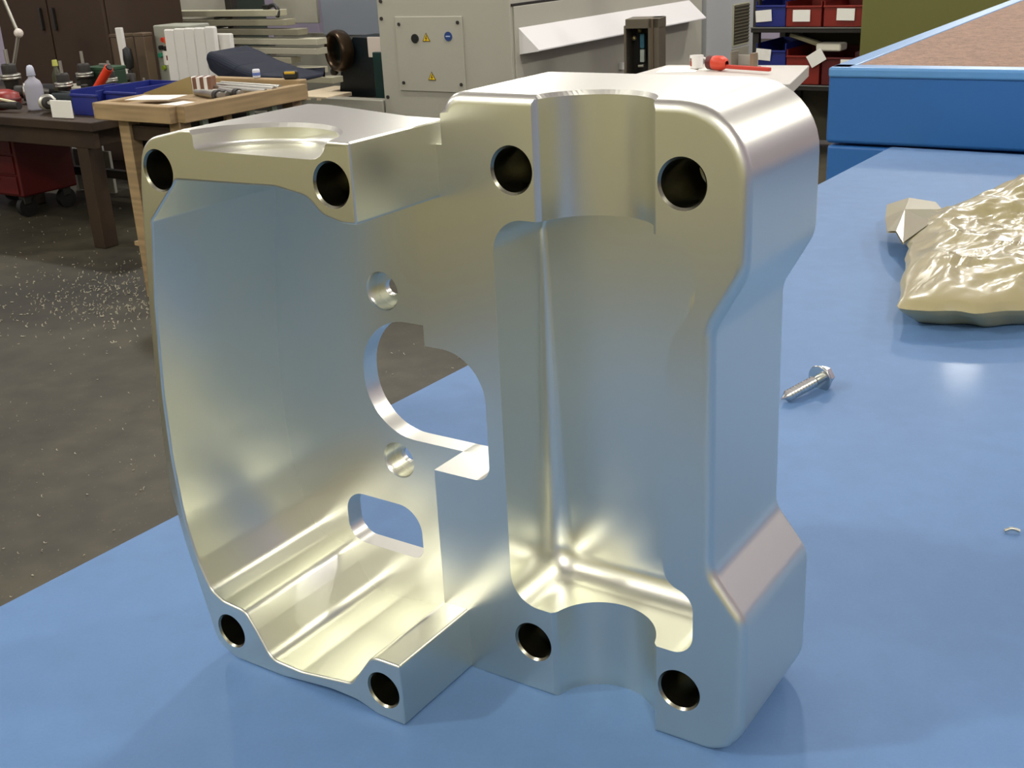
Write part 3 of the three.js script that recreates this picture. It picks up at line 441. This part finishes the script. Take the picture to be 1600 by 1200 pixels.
/* ------------------------------------------------------------------ wooden cart with its load */
{
  const t = thing('wooden_cart', 'pale wooden cart frame with raised rails holding metal rods', 'cart');
  const x0 = -3.78, x1 = -3.42, z0 = -3.46, z1 = -2.79, h = 0.80;
  const leg = wbox(0.062, h - 0.005, 0.055, 0.003);
  for (const [x, z] of [[x0 + 0.03, z1 - 0.028], [x1 - 0.03, z1 - 0.028], [x0 - 0.16, z0 + 0.028], [x1 - 0.03, z0 + 0.028]]) part('leg', leg, M.wood, t, [x, (h - 0.005) / 2, z]);
  part('rail', wbox(0.44, 0.065, 0.05), M.wood, t, [-3.645, h - 0.030, z1 + 0.012], [0, 0.0, 0]); part('rail', wbox(0.05, 0.065, z1 - z0), M.wood, t, [x1 + 0.012, h - 0.030, (z0 + z1) / 2]); part('rail', wbox(0.58, 0.075, 0.05), M.wood, t, [-3.70, h - 0.020, z0 - 0.012]); part('rail', wbox(0.05, 0.065, z1 - z0), M.wood, t, [x0 - 0.12, h - 0.035, (z0 + z1) / 2]);
  part('tray', wbox(0.50, 0.018, z1 - z0 - 0.02), M.wood, t, [-3.655, h - 0.026, (z0 + z1) / 2]);
  part('lower_rail', wbox(0.34, 0.06, 0.03), M.darkWood, t, [-3.60, h - 0.115, z1 - 0.03]); part('lower_shelf', wbox(0.42, 0.02, z1 - z0 - 0.05), M.wood, t, [-3.63, 0.22, (z0 + z1) / 2]);
  for (const z of [-2.92, -3.045, -3.17, -3.30]) part('batten', wbox(0.022, 0.60, 0.030), z === -3.045 ? M.wood : std(0x9fae9a, 0.5, 0.3), t, [x1 - 0.01, 0.44, z]);
  const bx = thing('dark_crate', 'black crate filling the inside of the wooden cart', 'crate', [-3.62, 0.231, -3.12]); part('crate_body', rb(0.30, 0.43, 0.52, 0.01), M.black, bx, [0, 0.216, 0]); part('crate_lid', rb(0.31, 0.02, 0.53, 0.006, 1), M.dark, bx, [0, 0.442, 0]);
  const TY = 0.7835;
  const cs = new THREE.Shape([V2(-0.15, 0), V2(0.14, 0.018), V2(0.135, 0.088), V2(-0.145, 0.016)]);
  const card = part('cardboard_sheet', new THREE.ExtrudeGeometry(cs, { depth: 0.005, bevelEnabled: false }), std(0x8f7c50, 0.85), scene, [-3.775, 0.7850, -3.06], [-0.06, 0.04, 0]); tag(card, 'tan cardboard sheet leaning up at the left of the wooden cart', 'cardboard');
  const sheet = (label, x, z, w, d, ry, y = TY + 0.002) => tag(part('paper_sheet', rb(w, 0.0016, d, 0.0005, 1), M.paper, scene, [x, y, z], [0, ry, 0]), label, 'paper');
  sheet('white paper on the cart below the cardboard sheet', -3.70, -2.93, 0.20, 0.14, 0.3, 0.806); sheet('white paper on the cart beside the corner leg', -3.53, -2.90, 0.15, 0.12, -0.2, 0.790); sheet('white paper at the far end of the cart under the striped block', -3.76, -3.32, 0.16, 0.16, 0.1, 0.792);
  // rods
  const rod = (label, x, z, l, r, ry, tip) => { const q = thing('metal_rod', label, 'rod', [x, TY + r, z], ry, 'metal rods in the wooden cart'); part('shaft', cyl(r, r, l, 14).rotateZ(Math.PI / 2), M.steel, q); if (tip) part('collar', cyl(r * 1.35, r * 1.35, l * 0.16, 14).rotateZ(Math.PI / 2), M.dark, q, [l * 0.3, 0, 0]); };
  rod('short steel rod nearest the striped block in the cart', -3.64, -3.13, 0.17, 0.013, -0.30, true); rod('short steel rod in the middle of the cart tray', -3.565, -3.10, 0.18, 0.016, -0.30, true); rod('short steel rod nearest the corner leg in the cart', -3.60, -3.17, 0.15, 0.011, -0.25, true); rod('dark collared steel rod behind the middle rod in the cart', -3.55, -3.19, 0.20, 0.014, -0.32, true);
  rod('long pale rod along the far rail of the cart', -3.62, -3.37, 0.40, 0.014, -0.12, false); rod('long pale rod second from the far rail of the cart', -3.60, -3.32, 0.40, 0.014, -0.14, false); rod('long pale rod third from the far rail of the cart', -3.58, -3.27, 0.36, 0.012, -0.16, false);
  const sb = thing('striped_block', 'small block striped white and brown on the cart', 'block', [-3.80, TY, -3.27], 0.5); for (let k = 0; k < 6; k++) part('stripe_slab', rb(0.016, 0.062, 0.07, 0.002, 1), k % 2 ? std(0x74503c, 0.6) : M.white, sb, [-0.04 + k * 0.016, 0.031, 0]);
  const can = thing('drink_can', 'small white and blue can standing on the far rail of the cart', 'can', [-3.68, 0.818, -3.472]); can.scale.setScalar(0.5); part('can_body', lathe([[0.001, 0], [0.026, 0], [0.033, 0.008], [0.033, 0.065], [0.028, 0.075], [0.001, 0.073]], 26), std(0xd9dae2, 0.35), can); part('blue_print', lathe([[0.0333, 0.022], [0.0335, 0.024], [0.0335, 0.045], [0.0333, 0.047]], 26), std(0x5d74b8, 0.4), can);
  const tm = thing('tape_measure', 'small yellow and black tape measure at the end of the far cart rail', 'tape measure', [-3.475, 0.8185, -3.472], 0.4); part('case_body', rb(0.062, 0.034, 0.030, 0.008), M.black, tm, [0, 0.017, 0]); part('yellow_band', rb(0.050, 0.012, 0.032, 0.004), std(0xc9a21c, 0.5), tm, [0, 0.026, 0]);
  // jacket thrown over a stool behind the cart
  const st = thing('stool', 'round stool hidden under the dark jacket behind the cart', 'stool', [-4.28, 0, -4.12]); part('seat', cyl(0.15, 0.15, 0.03, 28), M.dark, st, [0, 0.600, 0]); for (const [x, z] of [[-0.1, -0.1], [0.1, -0.1], [-0.1, 0.1], [0.1, 0.1]]) part('leg', cyl(0.015, 0.018, 0.585, 10), M.darkSteel, st, [x, 0.2925, z]);
  const jk = outline([[-0.36, 0.16, 0.03], [-0.33, 0.205, 0.04], [-0.20, 0.165, 0.05], [-0.05, 0.11, 0.05], [0.12, 0.075, 0.04], [0.36, 0.045, 0.015], [0.36, 0.02, 0.01], [0.10, -0.01, 0.02], [0.05, -0.12, 0.04], [-0.20, -0.12, 0.04], [-0.22, 0.02, 0.06], [-0.34, 0.08, 0.05]]);
  const g = solid(jk, -0.16, 0.16, 0.045, 0.045, 5); const p = g.attributes.position; for (let i = 0; i < p.count; i++) { const x = p.getX(i), y = p.getY(i), z = p.getZ(i), k = 0.030 * (vnoise(x * 14 + 40, z * 14 + y * 9 + 40, [999, 999], 81) - 0.5); p.setXYZ(i, x, y + k, z + k); } g.computeVertexNormals();
  tag(part('jacket', g.scale(0.76, 0.80, 1), std(0x1c2130, 0.95), scene, [-4.26, 0.715, -4.10]), 'dark navy jacket thrown in a heap behind the cart', 'jacket');
}
/* ------------------------------------------------------------------ rack of flat metal bars */
{
  const t = thing('bar_rack', 'dark steel rack holding long flat metal bars', 'rack'), zc = -5.66;
  for (const x of [-7.3, -6.2]) { part('upright', wbox(0.06, 1.25, 0.06), M.dark, t, [x, 0.625, zc - 0.10]); part('foot', wbox(0.07, 0.05, 0.26), M.dark, t, [x, 0.025, zc - 0.02]); for (let k = 0; k < 8; k++) part('arm', wbox(0.035, 0.014, 0.16), M.darkSteel, t, [x, 0.4945 + k * 0.0605 - 0.007 - 0.002, zc - 0.02]); }
  const ends = [-5.176, -5.30, -5.535, -5.29, -5.285, -5.445, -5.55, -5.615], pale = [0xa7a28a, 0xb3af98, 0xa9a48e, 0xb7b39f, 0xbcb8a2, 0x8f8a76, 0xa09b84, 0xbdb99f];
  const nm = ['lowest', 'second lowest', 'third lowest', 'fourth lowest', 'fifth lowest', 'sixth lowest', 'second highest', 'highest'];
  ends.forEach((xe, k) => { const l = xe + 7.9; tag(part('metal_bar', wbox(l, 0.040, 0.10, 0.003), std(pale[k], 0.5, 0.15), scene, [xe - l / 2, 0.4945 + k * 0.0605 + 0.021 - 0.0015, -5.65]), `${nm[k]} long flat pale bar on the dark steel rack`, 'metal bar', 'flat bars on the rack'); });
  const pb = thing('green_machine', 'dark green machine body beyond the top of the bar rack', 'machine', [-8.18, 0, -7.25]); part('body', wbox(0.95, 1.3, 0.7, 0.02), std(0x27342a, 0.5), pb, [0, 0.65, 0]); part('hood', wbox(0.9, 0.35, 0.6, 0.02), std(0x2f3d33, 0.5), pb, [0.1, 1.475, 0]);
  const clamp = thing('bar_clamp', 'black bent clamp hooked at the end of the top bar', 'clamp', [-5.66, 0.9745, -5.65]); part('hook', new THREE.TubeGeometry(new THREE.CatmullRomCurve3([V3(-0.08, 0, 0), V3(-0.02, 0.01, 0), V3(0.03, -0.02, 0.02), V3(0.04, -0.06, 0.04)]), 16, 0.014, 10), M.black, clamp); part('grip', rb(0.05, 0.03, 0.04, 0.006, 1), M.black, clamp, [-0.09, 0.0, 0]);
}
/* ------------------------------------------------------------------ big cream machine with warning signs */
{
  const t = thing('large_machine', 'big cream machine housing with warning signs and a sloped white ledge', 'machine');
  const xc = -4.03, zf = -6.0, xl = -5.09, zb = -8.80, H = 2.1;
  part('housing', wbox(xc - xl, H, zf - zb, 0.01), M.cream, t, [(xc + xl) / 2, H / 2, (zf + zb) / 2]);
  // removable cover on the front
  const c = part('cover_plate', wbox(0.545, 0.475, 0.010, 0.004), M.cream, t, [-4.665, 0.645, zf + 0.005]);
  for (const [x, y] of [[-0.238, 0.19], [0.24, 0.20], [-0.235, -0.185], [0.24, -0.185]]) part('cover_screw', cyl(0.011, 0.011, 0.008, 12).rotateX(Math.PI / 2), M.dark, c, [x, y, 0.008]);
  const rnd3 = cyl(0.029, 0.029, 0.008, 26).rotateX(Math.PI / 2);
  part('round_knob', rnd3, M.black, c, [-0.112, 0.100, 0.008], [0, 0, 0], 'black round switch'); const bs = part('round_sign', rnd3, std(0x23407c, 0.5), c, [0.160, 0.115, 0.007], [0, 0, 0], 'blue round sign'); part('white_bar', rb(0.034, 0.008, 0.003, 0.001, 1), std(0xa9b8d8, 0.6), bs, [0, 0, 0.004]);
  const tri = (s) => new THREE.Shape([V2(-s, -s * 0.58), V2(s, -s * 0.58), V2(0, s * 1.15)]);
  const bolt = new THREE.Shape([V2(0.004, 0.022), V2(-0.008, 0.0), V2(0.001, 0.001), V2(-0.004, -0.014), V2(0.009, 0.006), V2(0.0, 0.005), V2(0.008, 0.022)]);
  for (const [x, y] of [[-0.020, 0.100], [0.005, -0.145]]) { const w = part('warning_sign', new THREE.ExtrudeGeometry(tri(0.032), { depth: 0.002, bevelEnabled: false }), std(0x4a3c10, 0.6), c, [x, y, 0.005], [0, 0, 0], 'yellow electric hazard triangle'); part('sign_face', new THREE.ExtrudeGeometry(tri(0.025), { depth: 0.002, bevelEnabled: false }), M.yellow, w, [0, 0, 0.0012]); part('bolt_symbol', new THREE.ExtrudeGeometry(bolt, { depth: 0.001, bevelEnabled: false }), M.dark, w, [0, -0.002, 0.0033]); }
  for (const [x, y] of [[-5.055, 0.87], [-5.055, 0.36], [-5.07, 0.24], [-5.05, 0.98]]) part('housing_screw', cyl(0.012, 0.012, 0.008, 12).rotateX(Math.PI / 2), M.dark, t, [x, y, zf + 0.004]);
  // side door with its sloped ledge
  const d = part('side_door', wbox(0.012, 0.92, 2.62, 0.004), M.cream, t, [xc + 0.006, 0.475, -7.34]);
  const led = solid(outline([[0, 0.055, 0], [0, -0.105, 0], [0.004, -0.105, 0.002], [0.145, -0.085, 0.004], [0.145, -0.075, 0.004]]), -1.23, 1.23, 0.001, 0.001, 2);
  const lg = led; part('sloped_ledge', lg, std(0xe6e4e2, 0.5), d, [0.006, 0.275, 0.04]);
  part('latch', rb(0.02, 0.05, 0.03, 0.004, 1), M.darkSteel, d, [0.012, 0.40, -1.22]); part('door_frame_line', wbox(0.008, 0.016, 2.66, 0.003), M.darkSteel, t, [xc + 0.004, 0.945, -7.34]);
  part('small_bracket', rb(0.03, 0.05, 0.05, 0.004, 1), M.white, d, [0.02, -0.045, -0.05]);
  // lower bed on the left with opening
  const t2 = thing('machine_bed', 'low open cream machine bed with upright back panels left of the big machine', 'machine'); part('bed_front', wbox(1.32, 0.335, 0.10, 0.006), M.cream, t2, [-5.765, 0.1675, zf - 0.05]); part('bed_floor', wbox(1.30, 0.05, 0.95, 0.006), std(0x77736a, 0.5), t2, [-5.765, 0.225, zf - 0.58]);
  part('bed_knob', cyl(0.012, 0.012, 0.05, 12), M.dark, t2, [-5.92, 0.36, zf - 0.04]);
  part('rear_panel', wbox(1.42, 0.95, 0.04, 0.006), M.slate, t2, [-5.83, 1.14, zf - 1.06], [0, 0, 0], 'blue grey upper panel'); part('rear_cream_panel', wbox(0.47, 0.55, 0.03, 0.006), M.cream, t2, [-6.79, 1.035, zf - 1.02]);
  part('rear_lower_panel', wbox(2.0, 0.70, 0.03, 0.006), std(0x9a988c, 0.6), t2, [-6.12, 0.33, zf - 1.08]);
  // chuck ring on its dark stand
  const q = thing('chuck_ring_stand', 'dark teal stand carrying a large bronze ring inside the machine opening', 'machine', [-5.62, 0.25, -6.46]);
  part('stand_body', solid(outline([[-0.20, 0.05, 0.01], [0.26, 0.05, 0.01], [0.26, 0.46, 0.01], [-0.02, 0.47, 0.02], [-0.16, 0.26, 0.03]]), -0.16, 0.10, 0.008, 0.008, 3), M.teal, q);
  part('ring', new THREE.TorusGeometry(0.124, 0.024, 18, 48).scale(1, 1.0, 2.2), std(0x463726, 0.3, 0.7), q, [-0.125, 0.375, 0.14], [0, -0.35, 0]); part('ring_back', cyl(0.12, 0.12, 0.05, 40).rotateX(Math.PI / 2), std(0x10201e, 0.3, 0.2), q, [-0.115, 0.375, 0.105], [0, -0.35, 0]);
  part('stand_foot', rb(0.50, 0.05, 0.24, 0.006, 1), M.dark, q, [0.04, 0.026, -0.02]); part('pale_plate', rb(0.13, 0.14, 0.02, 0.004, 1), std(0xdccfc4, 0.5), q, [0.20, 0.40, 0.115]); part('ring_foot', new THREE.SphereGeometry(0.03, 18, 12), M.dark, q, [-0.20, 0.225, 0.13]); part('side_column', rb(0.10, 0.36, 0.10, 0.006, 1), std(0x203a38, 0.4), q, [0.25, 0.19, 0.11]);
  const pl = (label, x, z, y, l) => tag(part('pale_plank', wbox(0.095, 0.028, l, 0.003), std(0xffecca, 0.6), scene, [x, y, z], [0, 0.02, 0]), label, 'plank');
  for (const [z, w] of [[-6.08, 'near'], [-6.20, 'far']]) tag(part('timber_bearer', wbox(0.46, 0.062, 0.05, 0.003), M.darkWood, scene, [-5.80, 0.2815, z]), `dark timber bearer under the pale planks at their ${w} end`, 'bearer');
  pl('long pale plank at the bar rack side of the plank layer', -5.975, -6.27, 0.3275, 0.56); pl('long pale plank second from the bar rack side', -5.875, -6.27, 0.3275, 0.56); pl('short pale plank beside the long planks', -5.770, -6.14, 0.3275, 0.28); pl('short pale plank nearest the big machine', -5.670, -6.14, 0.3275, 0.28);
}
/* ------------------------------------------------------------------ right: white table, pendant, louvred cabinet, shelf with bins */
{
  const t = thing('white_table', 'white topped table in front of the shelf of bins', 'table'), h = 0.80;
  part('table_top', solid(outline([[-2.13, 3.85, 0.01], [-1.42, 3.88, 0.01], [-1.555, 4.45, 0.01], [-2.15, 4.37, 0.01]]), h - 0.045, h, 0.004, 0.004, 2).rotateX(-Math.PI / 2), std(0xd2cec6, 0.5), t);
  const leg = wbox(0.05, h - 0.045, 0.05); for (const [x, z] of [[-2.06, -3.93], [-1.52, -3.96], [-1.62, -4.36], [-2.07, -4.29]]) part('leg', leg, M.darkSteel, t, [x, (h - 0.045) / 2, z]);
  const sheet = (label, x, z, w, d, ry) => tag(part('paper_sheet', rb(w, 0.0016, d, 0.0005, 1), M.paper, scene, [x, h + 0.001, z], [0, ry, 0]), label, 'paper');
  sheet('white paper under the mug on the white table', -2.02, -4.22, 0.16, 0.22, 0.3); sheet('white paper between the red grease gun and the metal bracket', -1.88, -4.28, 0.12, 0.16, -0.2);
  const m = thing('mug', 'white mug with a small brown red print on the white table', 'mug', [-1.965, h + 0.002, -4.265]); m.scale.setScalar(0.66); part('mug_body', lathe([[0.001, 0], [0.036, 0], [0.040, 0.004], [0.043, 0.078], [0.040, 0.078], [0.036, 0.006], [0.001, 0.005]], 30), std(0xf0eeea, 0.35), m); part('handle', new THREE.TorusGeometry(0.022, 0.006, 10, 20, Math.PI).rotateZ(-Math.PI / 2), std(0xf0eeea, 0.35), m, [0.038, 0.04, -0.012]);
  part('print', new THREE.CylinderGeometry(0.0425, 0.0412, 0.030, 12, 1, true, -0.9, 0.55), std(0x9a4a3c, 0.6), m, [0, 0.030, 0]); part('print', new THREE.CylinderGeometry(0.0430, 0.0424, 0.020, 10, 1, true, -0.75, 0.35), std(0x7a5242, 0.6), m, [0, 0.053, 0]);
  const gg = thing('grease_gun', 'red orange hand tool with a long straight bar on the white table', 'hand tool', [-1.785, h, -4.19], -0.30); gg.scale.setScalar(0.85);
  part('head', lathe([[0.001, 0], [0.030, 0.004], [0.034, 0.02], [0.034, 0.06], [0.022, 0.085], [0.012, 0.09]], 24).rotateZ(-Math.PI / 2), std(0xd8462a, 0.4), gg, [-0.11, 0.036, 0]); part('end_cap', cyl(0.032, 0.032, 0.03, 24).rotateZ(Math.PI / 2), M.darkRed, gg, [-0.115, 0.036, 0]); part('long_bar', rb(0.27, 0.018, 0.020, 0.005), std(0xc23a28, 0.4), gg, [0.10, 0.022, 0]);
  const br = thing('metal_bracket', 'U shaped grey metal bracket on the white table', 'bracket', [-1.785, h, -4.345], -0.15); br.scale.setScalar(0.56); part('base_plate', rb(0.20, 0.008, 0.10, 0.002, 1), M.steel, br, [0, 0.004, 0]); part('upright', rb(0.010, 0.11, 0.10, 0.002, 1), std(0x8d8779, 0.5, 0.4), br, [-0.095, 0.055, 0]); part('upright', rb(0.030, 0.105, 0.06, 0.002, 1), std(0x8d7d68, 0.5, 0.4), br, [0.085, 0.053, 0.03]); part('back_plate', rb(0.17, 0.075, 0.008, 0.002, 1), std(0xb0aea6, 0.5, 0.3), br, [-0.01, 0.045, -0.045]);
  // open control box
  const p = thing('open_control_box', 'tall narrow brownish control box standing open before the cream machine', 'control box', [-2.58, 0, -5.0], 0.25);
  const hh = 0.945, w = 0.165, dd = 0.15, bm = std(0x6b6354, 0.5, 0.3);
  part('back_plate', rb(w, hh, 0.012, 0.003, 1), M.black, p, [0, hh / 2, -dd / 2]); part('side_wall', rb(0.012, hh - 0.03, dd, 0.003, 1), bm, p, [-w / 2, hh / 2 - 0.015, 0]); part('side_wall', rb(0.055, hh, dd, 0.003, 1), bm, p, [w / 2 - 0.025, hh / 2, 0]); part('top_cap', rb(w + 0.002, 0.045, dd, 0.003, 1), bm, p, [0.003, hh - 0.0225, 0]); part('plinth', rb(w, 0.06, dd, 0.003, 1), bm, p, [0, 0.03, 0]); part('ridge', rb(0.010, hh, 0.012, 0.002, 1), M.brownSteel, p, [w / 2 - 0.03, hh / 2, dd / 2 + 0.004]);
  part('blue_relay', rb(0.022, 0.07, 0.03, 0.003, 1), std(0x2c6a80, 0.5), p, [-0.02, 0.835, -0.03]); part('white_relay', rb(0.022, 0.06, 0.03, 0.003, 1), std(0xb8c4bc, 0.5), p, [-0.02, 0.765, -0.03]); part('brass_fitting', new THREE.SphereGeometry(0.012, 14, 10), std(0xb4a878, 0.4, 0.6), p, [-0.035, 0.885, -0.03]); part('brass_fitting', new THREE.SphereGeometry(0.011, 14, 10), std(0xb4a878, 0.4, 0.6), p, [-0.055, 0.850, 0.0]); part('lever', rb(0.03, 0.012, 0.03, 0.003, 1), M.steel, p, [-0.02, 0.72, 0.0]);
  // louvred cabinet
  const lc = thing('louvred_cabinet', 'blue grey cabinet with a dark louvred vent beside the bin shelf', 'cabinet', [-4.0, 0, -9.365]);
  part('cabinet_body', rb(0.60, 2.0, 1.07, 0.01), std(0xa6a9a8, 0.5), lc, [-0.30, 1.0, 0]);
  const vz = -0.15; part('vent_frame', rb(0.008, 0.348, 0.348, 0.002, 1), std(0xa9a88c, 0.5), lc, [0.003, 0.5415, vz]); part('vent_back', rb(0.004, 0.322, 0.316, 0.001, 1), std(0x3a3526, 0.7), lc, [0.007, 0.544, vz]);
  for (let k = 0; k < 12; k++) part('louvre', rb(0.007, 0.017, 0.314, 0.001, 1), std(0x55503c, 0.6), lc, [0.011, 0.397 + k * 0.0266, vz], [0, 0, -0.6]);
  part('lower_plate', rb(0.006, 0.13, 0.36, 0.002, 1), std(0x8f8d7a, 0.5), lc, [0.003, 0.286, vz]);
  // shelf and bins
  const s = thing('bin_shelf', 'dark steel shelf unit loaded with red and blue bins', 'shelf'), zs = -6.85, sx0 = -2.70, sx1 = -1.98;
  for (const y of [0.435, 0.765, 1.12]) { part('shelf_board', rb(sx1 - sx0, 0.030, 0.5, 0.003, 1), M.dark, s, [(sx0 + sx1) / 2, y - 0.0165, zs]); part('shelf_edge', rb(sx1 - sx0, 0.008, 0.012, 0.002, 1), std(0x6f726c, 0.5, 0.4), s, [(sx0 + sx1) / 2, y - 0.004, zs + 0.2525]); }
  for (const [x, z] of [[sx0 + 0.02, zs + 0.2], [sx1 - 0.02, zs + 0.2], [sx0 + 0.02, zs - 0.24], [sx1 - 0.02, zs - 0.24], [-2.565, zs - 0.24]]) part('post', rb(0.04, 1.5, 0.04, 0.003, 1), M.dark, s, [x, 0.75, z]); part('back_sheet', rb(sx1 - sx0, 1.45, 0.01, 0.002, 1), std(0x4f4a3a, 0.7), s, [(sx0 + sx1) / 2, 0.75, zs - 0.27]);
  const labelOn = (bx, w, dx, y, rz, d) => part('label_card', rb(w, 0.066, 0.003, 0.001, 1), M.paper, bx, [dx, y, d], [0, 0, rz], 'white label card');
  const redBin = std(0x7e1d10, 0.45), G1 = 'bins on the upper shelf', G2 = 'bins on the middle shelf', zB = zs + 0.02, dB = 0.42;
  let b = makeBin('storage_bin', 'blue bin on the upper shelf with a tilted white label', -2.585, zB, 0.185, 0.145, dB, M.binBlue, 0.766, G1); labelOn(b, 0.100, -0.040, 0.062, 0.08, dB / 2 + 0.010);
  b = makeBin('storage_bin', 'red bin on the upper shelf beside the blue bin', -2.382, zB, 0.215, 0.140, dB, redBin, 0.766, G1); labelOn(b, 0.105, -0.010, 0.062, 0.0, dB / 2 + 0.010);
  b = makeBin('storage_bin', 'red bin on the upper shelf nearest the olive wall', -2.135, zB, 0.255, 0.140, dB, redBin, 0.766, G1); labelOn(b, 0.105, 0.005, 0.068, -0.02, dB / 2 + 0.010);
  b = makeBin('storage_bin', 'blue bin on the middle shelf with a white label', -2.575, zB, 0.185, 0.235, dB, M.binBlue, 0.436, G2); labelOn(b, 0.095, -0.045, 0.170, -0.08, dB / 2 + 0.010);
  b = makeBin('storage_bin', 'red bin on the middle shelf behind the tilted white card', -2.375, zB, 0.205, 0.20, dB, redBin, 0.436, G2); part('label_card', rb(0.10, 0.075, 0.003, 0.001, 1), M.paper, b, [0.085, 0.155, dB / 2 + 0.014], [0, 0, 0.55], 'tilted white card'); 
  b = makeBin('storage_bin', 'dark red bin on the middle shelf with cream packing sticking out', -2.16, zB, 0.20, 0.19, dB, M.darkRed, 0.436, G2);
  const pk = thing('packing_roll', 'cream packing piece lying across the middle shelf bins', 'packing', [-2.25, 0.628, zB + 0.14]); part('pad', rb(0.15, 0.045, 0.12, 0.012), std(0xd9d5c2, 0.8), pk, [0.02, 0.02, 0]); part('long_tail', rb(0.22, 0.025, 0.05, 0.006), std(0x8d8768, 0.7), pk, [-0.13, 0.055, -0.01], [0, 0, -0.30]);
  const wt = part('white_tag', rb(0.12, 0.05, 0.003, 0.001, 1), M.paper, scene, [-2.06, 0.575, -6.53]); wt.visible = true; tag(wt, 'white tag hanging low by the blue bench end of the shelf', 'tag'); wt.position.set(-2.085, 0.560, zB + dB / 2 + 0.012);
  // olive partition
  const op = thing('olive_partition', 'large plain olive green partition wall behind the blue bench', 'partition', [-1.014, 0, -6.40]); part('panel', rb(1.9, 2.2, 0.05, 0.006), M.olive, op, [0, 1.12, 0]); part('foot_rail', rb(1.9, 0.05, 0.3, 0.006), M.dark, op, [0, 0.025, 0]);
}
renderer.render(scene, camera);
